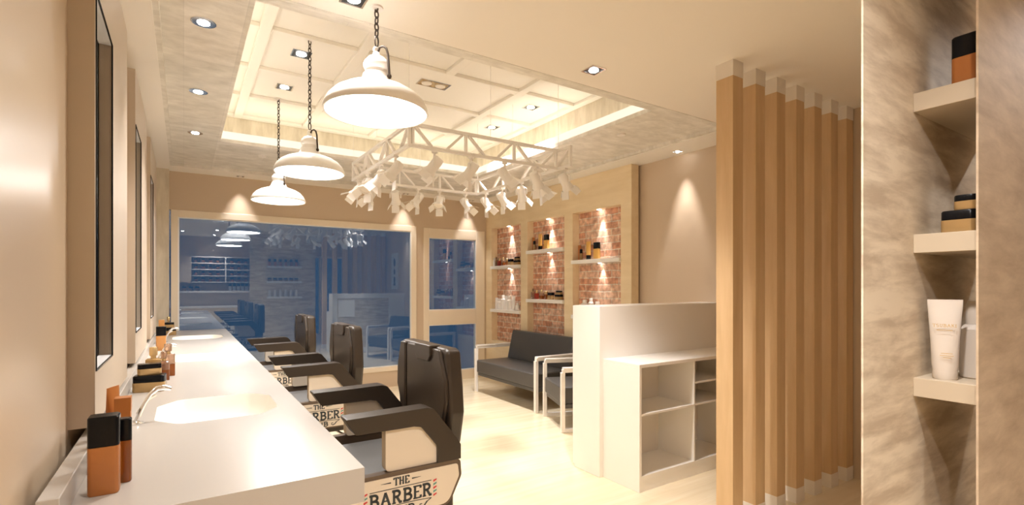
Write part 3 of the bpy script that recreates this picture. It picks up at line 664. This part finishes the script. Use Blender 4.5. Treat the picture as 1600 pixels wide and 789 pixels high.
# ------------------------------------------------------------------ truss with stage spotlights
TRX0, TRX1, TRY0, TRY1, TZ0, TZ1 = 1.24, 2.48, 3.14, 4.44, 2.23, 2.37
def truss(p, q, label, n=5):
    r = thing('lighting_truss', label, 'truss', (*p, TZ0), 0, 'white truss square under the ceiling recess'); p, q = Vector((0, 0)), Vector((q[0] - p[0], q[1] - p[1])); hh = TZ1 - TZ0; t = 0.011
    d = (q - p).normalized(); nrm = Vector((-d.y, d.x)) * t
    def bar(a, b_, name, hz=t):
        a, b_ = Vector(a), Vector(b_); dd = (b_ - a).normalized(); up = Vector((d.x, d.y, 0)).cross(Vector((nrm.x, nrm.y, 0))).normalized()
        w3 = Vector((nrm.x, nrm.y, 0)); v3 = dd.cross(w3).normalized() * hz
        MB().loft([[tuple(c + w3 + v3), tuple(c - w3 + v3), tuple(c - w3 - v3), tuple(c + w3 - v3)] for c in (a, b_)]).build(name, 'white_metal', r)
    L_ = (q - p).length; P3 = lambda s_, z: (p.x + d.x * s_, p.y + d.y * s_, z)
    bar(P3(0.0, hh), P3(L_, hh), 'top_chord'); bar(P3(0.0, 0), P3(L_, 0), 'bottom_chord')
    for k in range(n + 1):
        s_ = min(max(L_ * k / n, t), L_ - t); bar(P3(s_, 0.011), P3(s_, hh - 0.011), 'upright', 0.008)
    for k in range(n):
        a, b_ = L_ * k / n, L_ * (k + 1) / n
        bar(P3(a + 0.025, hh - .012), P3(a + (b_ - a) * 0.36, 0.012), 'brace', 0.008)
        bar(P3(b_ - (b_ - a) * 0.36, 0.012), P3(b_ - 0.025, hh - .012), 'brace', 0.008)
    return r
truss((TRX0 + .013, TRY1), (TRX1 - .013, TRY1), 'white steel truss on the far side of the hanging square', 3)
truss((TRX1, TRY0 - 0.16), (TRX1, TRY1 + 0.012), 'white steel truss on the right side, nearest the brick niches', 3)
truss((TRX0 + .013, TRY0), (TRX1 - .013, TRY0), 'white steel truss on the near side of the hanging square', 3)
truss((TRX0, TRY0 - 0.012), (TRX0, TRY1 + 0.012), 'white steel truss on the left side, behind the near pendant', 3)
kw = 0
for x, y, w_ in ((TRX0, TRY0, 'near left corner'), (TRX1, TRY0, 'near right corner'), (TRX0, TRY1, 'far left corner'), (TRX1, TRY1, 'far right corner'), (1.86, TRY0, 'middle of the near truss'), (1.86, TRY1, 'middle of the far truss'), (TRX1, 3.80, 'middle of the right truss'), (TRX0, 3.80, 'middle of the left truss')):
    tag(MB().cyl((0, 0, 0), (0, 0, ZT - TZ1 - 0.030), 0.0014, 6).build('suspension_wire', 'white_metal', loc=(x, y, TZ1 + .012)), f'thin wire holding the truss square at the {w_}', 'wire', 'truss suspension wires')
def make_spot(label):
    r = thing('stage_spotlight', label, 'spotlight', (0, 0, 0), 0, 'barn-door spotlights on the truss')
    MB().cyl((0, 0, 0), (0, 0, -0.045), 0.008, 10).box(-0.016, 0.016, -0.016, 0.016, -0.012, 0.0).build('clamp', 'white_metal', r)
    MB().tube([(0, -0.042, -0.095), (0, -0.042, -0.055), (0, -0.030, -0.045), (0, 0.030, -0.045), (0, 0.042, -0.055), (0, 0.042, -0.095)], 0.005, 8).build('yoke', 'white_metal', r, smooth=True)
    hd = bpy.data.objects.new('head_pivot', None)
    # can built along +x tilt axis: tilted head, local axis down
    M = Matrix.Translation((0, 0, -0.085)) @ Matrix.Rotation(math.radians(-38), 4, 'Y')
    def T(b): b.bm.transform(M); return b
    T(MB().lathe([(0.020, 0.052), (0.028, 0.048), (0.031, 0.030), (0.031, -0.030), (0.038, -0.045), (0.040, -0.062), (0.036, -0.064), (0.034, -0.05)], 24)).build('can', 'white_metal', r, smooth=True)
    T(MB().lathe([(0.033, -0.050), (0.033, -0.053)], 20)).build('lens', 'white_satin', r)
    for k in range(4):
        b = MB(); a = 0.030; b.box(-a, a, -0.0012, 0.0012, -0.055, 0.0)
        b.bm.transform(M @ Matrix.Rotation(PI / 2 * k, 4, 'Z') @ Matrix.Translation((0, 0.040, -0.060)) @ Matrix.Rotation(math.radians(34), 4, 'X'))
        b.build('barn_door', 'white_metal', r)
    return r
spots = [(1.40, TRY1, 0, 200, 'far truss, leftmost'), (1.62, TRY1, 0, 60, 'far truss, second from the left'), (1.84, TRY1, 0, 190, 'far truss, third from the left'), (2.06, TRY1, 0, 230, 'far truss, fourth from the left'), (2.34, TRY1, 0, 300, 'far truss, rightmost, by the corner'),
         (TRX1, 4.28, 0, -60, 'right truss, farthest'), (TRX1, 3.98, 0, 0, 'right truss, second from the far corner'), (TRX1, 3.66, 0, 40, 'right truss, middle'), (TRX1, 3.38, 0, -20, 'right truss, second from the near end'), (TRX1, 3.06, 0, 10, 'right truss, nearest end'),
         (1.42, TRY0, 0, 150, 'near truss, leftmost'), (1.70, TRY0, 0, 130, 'near truss, second from the left'), (1.98, TRY0, 0, -30, 'near truss, third from the left'), (2.26, TRY0, 0, 20, 'near truss, rightmost'),
         (TRX0, 3.40, 0, 180, 'left truss, nearest'), (TRX0, 3.72, 0, 140, 'left truss, second'), (TRX0, 4.02, 0, 215, 'left truss, third'), (TRX0, 4.30, 0, 170, 'left truss, farthest')]
base = None
for k, (x, y, _, a, w_) in enumerate(spots):
    lab = f'white barn-door spotlight on the {w_}'
    if base is None:
        base = make_spot(lab); base.location = (x, y, TZ0 - .011); base.rotation_euler = (0, 0, math.radians(a)); base.scale = (1.15,) * 3
    else: dup(base, (x, y, TZ0 - .011), math.radians(a), lab)

# ------------------------------------------------------------------ brick niche unit on the right wall
UX = 3.69
unit = thing('niche_wall_unit', 'maple wall unit with three brick backed niches behind the sofa', 'wall unit', (0, 0, 0))
ny = [(3.66, 4.41), (4.56, 5.305), (5.46, 6.20)]; nz0, nz1 = 0.54, 2.13
b = MB(); Y_ = 3.516
b.box(UX, 3.79, Y_, YF - 0.001, nz1, ZC - 0.001); b.box(UX, 3.79, Y_, YF - 0.001, 0, nz0)
for a, c in ((Y_, 3.66), (4.41, 4.56), (5.305, 5.46), (6.20, YF - 0.001)): b.box(UX, 3.79, a, c, nz0, nz1)
b.build('face_frame', 'unit_maple', unit)
for (a, c), w_ in zip(ny, ('nearest', 'middle', 'farthest')):
    box('brick_backing', 'brick', 3.785, 3.815, a - 0.02, c + 0.02, nz0 - 0.02, nz1 + 0.02, unit)
SH = {0: (1.597, 0.985), 1: (1.758, 1.145), 2: (1.59, 0.985)}
for k, (a, c) in enumerate(ny):
    for z in SH[k]: box('niche_shelf', 'white_lacquer', UX - 0.028, 3.785, a + 0.001, c - 0.001, z - 0.042, z, unit, 0.002)
    f = MB().lathe([(0.022, nz1 - 0.004), (0.022, nz1)], 16, (3.745, (a + c) / 2)).build('niche_spot', 'spot_glow', unit)
    spot('spot_light', (3.738, (a + c) / 2 - 0.02, nz1 - 0.012), P_NICHE * 1.5, unit, 44, 0.55, LAMP, (3.757, (a + c) / 2 - 0.02, 1.4), rad=0.01)
    for z in SH[k][:1]:
        f = MB().lathe([(0.015, z - 0.045), (0.015, z - 0.0425)], 16, (3.752, (a + c) / 2)).build('niche_spot', 'spot_glow', unit)
        spot('spot_light', (3.752, (a + c) / 2 - 0.02, z - 0.052), P_NICHE * 0.6, unit, 52, 0.55, LAMP, (3.765, (a + c) / 2 - 0.02, z - 0.6), rad=0.01)
GN = ['cosmetics in the nearest niche', 'cosmetics in the middle niche', 'cosmetics in the farthest niche']
xs = 3.722
for k, w_ in ((0, 'nearest brick niche'), (1, 'middle brick niche')):
    a, c = ny[k]; z = SH[k][0]; t = c - 0.06
    cap_bottle(f'slim caramel bottle at the far left of the upper shelf, {w_}', (xs + .02, t + 0.0, z), 0.17, 0.03, 0.03, body='caramel', cap='caramel', group=GN[k])
    cap_bottle(f'thin cream bottle with black cap on the upper shelf, {w_}', (xs - .01, t - 0.06, z), 0.12, 0.026, 0.03, body='pale_gold', group=GN[k])
    tube_pack(f'tall honey yellow tube standing on its black cap, {w_}', (xs + .01, t - 0.16, z), 0.20, 0.075, 'honey', cf=0.25, rz=PI / 2, group=GN[k])
    cap_bottle(f'honey yellow bottle with big black cap on the upper shelf, {w_}', (xs - .005, t - 0.31, z), 0.18, 0.04, 0.075, body='honey', cf=0.38, group=GN[k])
def low_set(k, z, w_):
    a, c = ny[k]; t = c - 0.06
    perfume(f'clear round perfume bottle at the left of the shelf, {w_}', (xs, t - 0.02, z), 0.13, 0.04, 0.045, 'pink_glass', 'pink_glass', 'pink_glass', group=GN[k])
    perfume(f'red perfume bottle on the shelf, {w_}', (xs, t - 0.10, z), 0.11, 0.045, 0.06, 'red_liquid', 'red_liquid', 'gold', group=GN[k])
    perfume(f'amber perfume bottle right of the red one, {w_}', (xs, t - 0.20, z), 0.12, 0.045, 0.06, 'pink_glass', 'amber', 'gold', group=GN[k])
    cap_bottle(f'small amber bottle with gold top, {w_}', (xs + .01, t - 0.28, z), 0.10, 0.035, 0.045, body='amber', cap='gold', group=GN[k])
    jar(f'round black and gold jar in the middle of the shelf, {w_}', (xs, t - 0.39, z), 0.055, 0.085, 0.085, group=GN[k])
    jar(f'wide gold jar with black lid at the right, lower of two, {w_}', (xs, t - 0.545, z), 0.055, 0.11, 0.062, group=GN[k])
    jar(f'narrow gold jar with black lid on top of the wide jar, {w_}', (xs, t - 0.55, z + 0.0625), 0.05, 0.08, 0.045, group=GN[k])
low_set(1, SH[1][1], 'middle niche'); low_set(2, SH[2][0], 'farthest niche')
round_bottle('short white bottle at the left end of the upper shelf, farthest niche', (xs, 6.175, SH[2][0]), 0.12, 0.02, group=GN[2])
a, c = ny[2]; z = SH[2][1]
for i, (dy, hh, kind) in enumerate(((0.09, 0.16, 't'), (0.17, 0.15, 'b'), (0.26, 0.20, 'b'), (0.345, 0.19, 't'), (0.43, 0.19, 'b'), (0.52, 0.185, 't'), (0.62, 0.10, 'b'))):
    lab = f'white {"tube" if kind == "t" else "bottle"} on the lower shelf of the farthest niche, {["first", "second", "third", "fourth", "fifth", "sixth", "seventh and shortest"][i]} from the left'
    if kind == 't': tube_pack(lab, (xs, c - dy, z), hh, 0.078, 'white_plastic', 'white_plastic', 0.15, PI / 2, GN[2])
    else: round_bottle(lab, (xs, c - dy, z), hh, 0.034 if i != 6 else 0.03, group=GN[2])
a, c = ny[0]; z = SH[0][1]
for i, (dy, hh, rr) in enumerate(((0.16, 0.17, 0.045), (0.26, 0.19, 0.03), (0.36, 0.155, 0.04))):
    round_bottle(f'white bottle peeping over the desk in the nearest niche, {["left and widest", "centre and tallest", "right"][i]}', (xs + .01, c - dy, z), hh, rr if rr < .045 else .042, group=GN[0], cf=0.2)

# ------------------------------------------------------------------ sofa and armchair
def seatset(name, label, cat, loc, rz, wid, runner, group=None):
    r = thing(name, label, cat, loc, rz, group); h = wid / 2; t = 0.018; D = 0.62; za = 0.565
    for s in (-1, 1):
        y = s * (h - t); b = MB()
        b.box(0, 2 * t, y - t, y + t, 0, za - 0.03); b.box(D - 2 * t, D, y - t, y + t, 0, za - 0.03)
        b.box(0.012, D, y - t, y + t, za - 0.03, za - 0.001)
        if runner: b.box(2 * t, D - 2 * t, y - t, y + t, 0.0, 2 * t)
        b.build('side_frame', 'white_metal', r, bevel=0.002)
        box('arm_top', 'white_metal', 0.02, D + 0.01, y - t - 0.008, y + t + 0.008, za - 0.001, za + 0.014, r, 0.002)
    yi = h - 2 * t - 0.002
    box('seat_rail', 'leather_sofa', 0.03, D - 0.02, -yi, yi, 0.205, 0.245, r, 0.006)
    box('seat_cushion', 'leather_sofa', 0.012, D - 0.03, -yi, yi, 0.247, 0.397, r, 0.012)
    MB().prism([(0.46, 0.395), (0.54, 0.745), (0.62, 0.74), (0.60, 0.30), (0.56, 0.30)], 'y', -yi, yi).build('backrest', 'leather_sofa', r, bevel=0.012)
    return r
seatset('waiting_sofa', 'long dark grey leather sofa with white metal frame below the brick niches', 'sofa', (3.02, 4.845, 0), 0, 1.30, False)
seatset('armchair', 'dark grey armchair with white metal frame, turned beside the reception desk', 'armchair', (2.92, 3.80, 0), math.radians(-21), 0.62, True)

# ------------------------------------------------------------------ reception desk
dk = thing('reception_desk', 'white lacquered reception desk with high front and open shelves behind', 'reception desk', (0, 0, 0))
DX0, DX1 = 2.372, XR - 0.003
b = MB()
b.box(DX0, DX1, 2.551, 2.817, 0, 1.167); b.build('high_front', 'white_lacquer', dk, bevel=0.002)
b = MB(); b.box(2.404, DX1, 2.222, 2.5505, 0.786, 0.808); b.build('worktop', 'white_lacquer', dk, bevel=0.0015)
box('end_panel', 'white_lacquer', 2.404, 2.424, 2.222, 2.5505, 0, 0.786, dk, 0.0015)
box('back_panel', 'white_satin', 2.424, DX1, 2.535, 2.5505, 0.0, 0.786, dk)
box('bottom_panel', 'white_lacquer', 2.424, DX1, 2.224, 2.535, 0.080, 0.100, dk)
box('plinth', 'white_lacquer', 2.424, DX1, 2.226, 2.24, 0.0, 0.080, dk)
for x in (2.948, 3.40): box('divider', 'white_lacquer', x - 0.006, x + 0.006, 2.224, 2.535, 0.1, 0.786, dk)
box('desk_shelf', 'white_lacquer', 2.424, 2.942, 2.224, 2.535, 0.480, 0.492, dk)
for z in (0.632, 0.482): box('desk_shelf', 'white_lacquer', 2.954, 3.394, 2.224, 2.535, z, z + 0.012, dk)
b = MB(); frame_rect(b, DX0 + 0.002, DX1 - 0.25, 0.02, 1.165, 0.09, 2.818, 2.835); b.build('front_border', 'white_lacquer', dk)
box('front_inset', 'driftwood', DX0 + 0.092, DX1 - 0.34, 2.8175, 2.824, 0.11, 1.075, dk)['label'] = 'greyish timber inset on the desk front'
box('sign_board', 'white_lacquer', DX0 + 0.11, DX0 + 0.42, 2.8245, 2.835, 0.72, 1.04, dk)

# ------------------------------------------------------------------ slatted screen
first = None; W7 = ['nearest the desk corner, first', 'second', 'third', 'fourth, in the middle', 'fifth', 'sixth', 'seventh, against the right wall']
for i in range(7):
    lab = f'tall square maple post with white ends, {W7[i]} of the slatted screen'
    loc = (2.489 + i * 0.2115, 1.654, 0)
    if first is None:
        first = thing('screen_post', lab, 'wooden post', loc, 0, 'maple posts of the slatted screen')
        box('timber', 'slat_maple', -0.045, 0.045, -0.05, 0.05, 0.088, ZC - 0.085, first)
        box('base_cap', 'white_satin', -0.0465, 0.0465, -0.0515, 0.0515, 0, 0.088, first); box('top_cap', 'white_satin', -0.0465, 0.0465, -0.0515, 0.0515, ZC - 0.085, ZC, first)
    else: dup(first, loc, label=lab)

# ------------------------------------------------------------------ whitewashed shelf unit at the right
su = thing('shelf_tower', 'weathered timber shelf tower filling the right foreground', 'shelf tower', (0, 0, 0))
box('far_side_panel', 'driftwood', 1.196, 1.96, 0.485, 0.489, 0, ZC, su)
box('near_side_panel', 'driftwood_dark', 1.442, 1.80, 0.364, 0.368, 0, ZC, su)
for z in (1.084, 1.424, 1.759): box('tower_shelf', 'shelf_tan', 1.455, 1.94, 0.3685, 0.4848, z - 0.044, z, su, 0.001)
struct(box('wall_partition', 'driftwood', 1.245, 2.55, 0.494, 0.5035, 0, ZC))
GT = 'cosmetics on the foreground shelf tower'
cap_bottle('orange bottle with black cap on the top shelf at the right edge of the view', (1.51, 0.399, 1.759), 0.115, 0.05, 0.050, body='caramel', cf=0.42, group=GT)
jar('wide gold jar with black lid on the middle foreground shelf', (1.515, 0.412, 1.424), 0.06, 0.066, 0.052, group=GT)
jar('small gold jar with black lid on top of the wide foreground jar', (1.515, 0.400, 1.4765), 0.05, 0.045, 0.034, group=GT)
tb = tube_pack('large white tube with small gold lettering on the lowest foreground shelf', (1.495, 0.437, 1.084), 0.186, 0.064, 'tube_white', 'tube_white', 0.10, PI / 2 + 0.25, GT)
body = [c_ for c_ in tb.children if c_.name.startswith('tube_body')][0]
b = MB(); put = lambda p: (p[0], 0.0205 + (0.13 - p[1]) * 0.06, p[1]); put2 = lambda p: (-p[0], put(p)[1], p[1])
word(b, 'TSUBAKI', -0.021, 0.123, 0.0065, 0.042, 0.0011, put2)
for p, q in (((-0.014, 0.1155), (0.014, 0.1155)), ((-0.006, 0.062), (0.014, 0.062)), ((-0.008, 0.057), (0.016, 0.057)), ((-0.002, 0.0525), (0.012, 0.0525))): seg(b, p, q, 0.0013, put2)
b.build('lettering', 'gold_ink', body)
round_bottle('white bottle with domed top right of the large white tube', (1.575, 0.402, 1.084), 0.182, 0.030, 'tube_white', 'tube_white', group=GT, cf=0.3)
# shelves on the other face of the partition, seen only reflected in the window
wl = []
for z, w_ in ((1.084, 'lowest'), (1.424, 'middle'), (1.759, 'top')):
    tag(box('wall_shelf', 'white_lacquer', 1.53, 2.24, 0.504, 0.612, z - 0.044, z, None), f'white wall shelf behind the foreground tower, {w_} of three', 'shelf', 'white shelves facing the window')
    for i in range(6):
        x = 1.58 + i * 0.11; lab = f'dark cosmetic on the {w_} shelf facing the window'
        if z == 1.759: cap_bottle(lab if 0 else 'black topped bottle in the row on the top shelf facing the window', (x, 0.56, z), 0.15, 0.05, 0.05, body='caramel', group='bottles on the top shelf facing the window')
        elif z == 1.424: jar('black lidded jar in the row on the middle shelf facing the window', (x, 0.56, z), 0.07, 0.06, 0.07, group='jars on the middle shelf facing the window')
        else: round_bottle('white bottle in the row on the lowest shelf facing the window', (x, 0.56, z), 0.15, 0.03, group='white bottles on the lowest shelf facing the window')

# ------------------------------------------------------------------ back wall storage (seen in the window's reflection)
cb = thing('wall_cabinet', 'cream wall cabinet with open grid of compartments on the back wall', 'cabinet', (0, YB, 0))
b = MB(); x0, x1, z0, z1 = 0.15, 1.55, 1.40, 2.02; d = 0.30
b.box(x0, x1, 0.001, 0.02, z0, z1); b.box(XL + 0.02, x0, 0.001, d, z0, z1); b.box(x1, 1.62, 0.001, d, z0, z1)
b.build('carcass', 'wall_paint', cb)
for k in range(5): box('cabinet_shelf', 'white_satin', x0, x1, 0.02, d, z0 + k * (z1 - z0 - .02) / 4, z0 + k * (z1 - z0 - .02) / 4 + 0.02, cb)
box('cabinet_divider', 'white_satin', 0.84, 0.86, 0.02, d + 0.002, z0, z1, cb)
tag(box('display_shelf', 'white_lacquer', XL + 0.01, 1.60, YB + 0.001, YB + 0.26, 1.16, 1.20), 'long white shelf on the back wall below the cabinet', 'shelf')
bc = thing('back_counter', 'low timber counter against the back wall', 'counter', (0, YB, 0))
box('counter_body', 'unit_maple', XL + 0.01, 1.60, 0.001, 0.42, 0, 0.80, bc); box('counter_top', 'white_lacquer', XL + 0.01, 1.62, 0.001, 0.45, 0.80, 0.84, bc)
pr = None
for row in range(4):
    for i in range(9):
        if i == 4: continue
        loc = (0.24 + i * 0.15, YB + 0.16, z0 + 0.0205 + row * 0.15)
        if pr is None: pr = cap_bottle('small dark bottle standing in the back wall cabinet grid', loc, 0.10, 0.07, 0.05, body='caramel', group='bottles in the back wall cabinet')
        else: dup(pr, loc)
pr = None
for i in range(7):
    loc = (0.95 + i * 0.09, YB + 0.14, 1.2005)
    if pr is None: pr = cap_bottle('pale bottle in the row at the right of the long back shelf', loc, 0.18, 0.06, 0.05, body='white_plastic', group='pale bottles on the long back shelf')
    else: dup(pr, loc)
pr = None
for i in range(4):
    loc = (-0.12 + i * 0.13, YB + 0.14, 1.2005)
    if pr is None: pr = jar('black lidded jar in the row at the left of the long back shelf', loc, 0.09, 0.07, 0.11, group='jars on the long back shelf')
    else: dup(pr, loc)

# poster on the right wall (seen in the window's reflection)
po = thing('framed_poster', 'tall framed poster of dark round shapes on the right wall', 'poster', (XR, 2.28, 0))
box('poster_frame', 'white_satin', -0.02, -0.001, -0.20, 0.20, 1.25, 2.02, po); box('poster_print', 'paper', -0.022, -0.0205, -0.17, 0.17, 1.28, 1.99, po)
b = MB()
for cy_, cz_, ry_, rz_ in ((0, 1.82, 0.06, 0.09), (0, 1.62, 0.05, 0.06), (0, 1.45, 0.055, 0.07), (0, 1.35, 0.07, 0.03)):
    b.prism([(cy_ + ry_ * math.cos(2 * PI * i / 20), cz_ + rz_ * math.sin(2 * PI * i / 20)) for i in range(20)], 'x', -0.0235, -0.0222)
b.build('printed_figure', 'ink', po)
for o_ in bpy.data.objects:
    if o_.type == 'EMPTY' and o_.name not in sc.objects: bpy.data.objects.remove(o_)
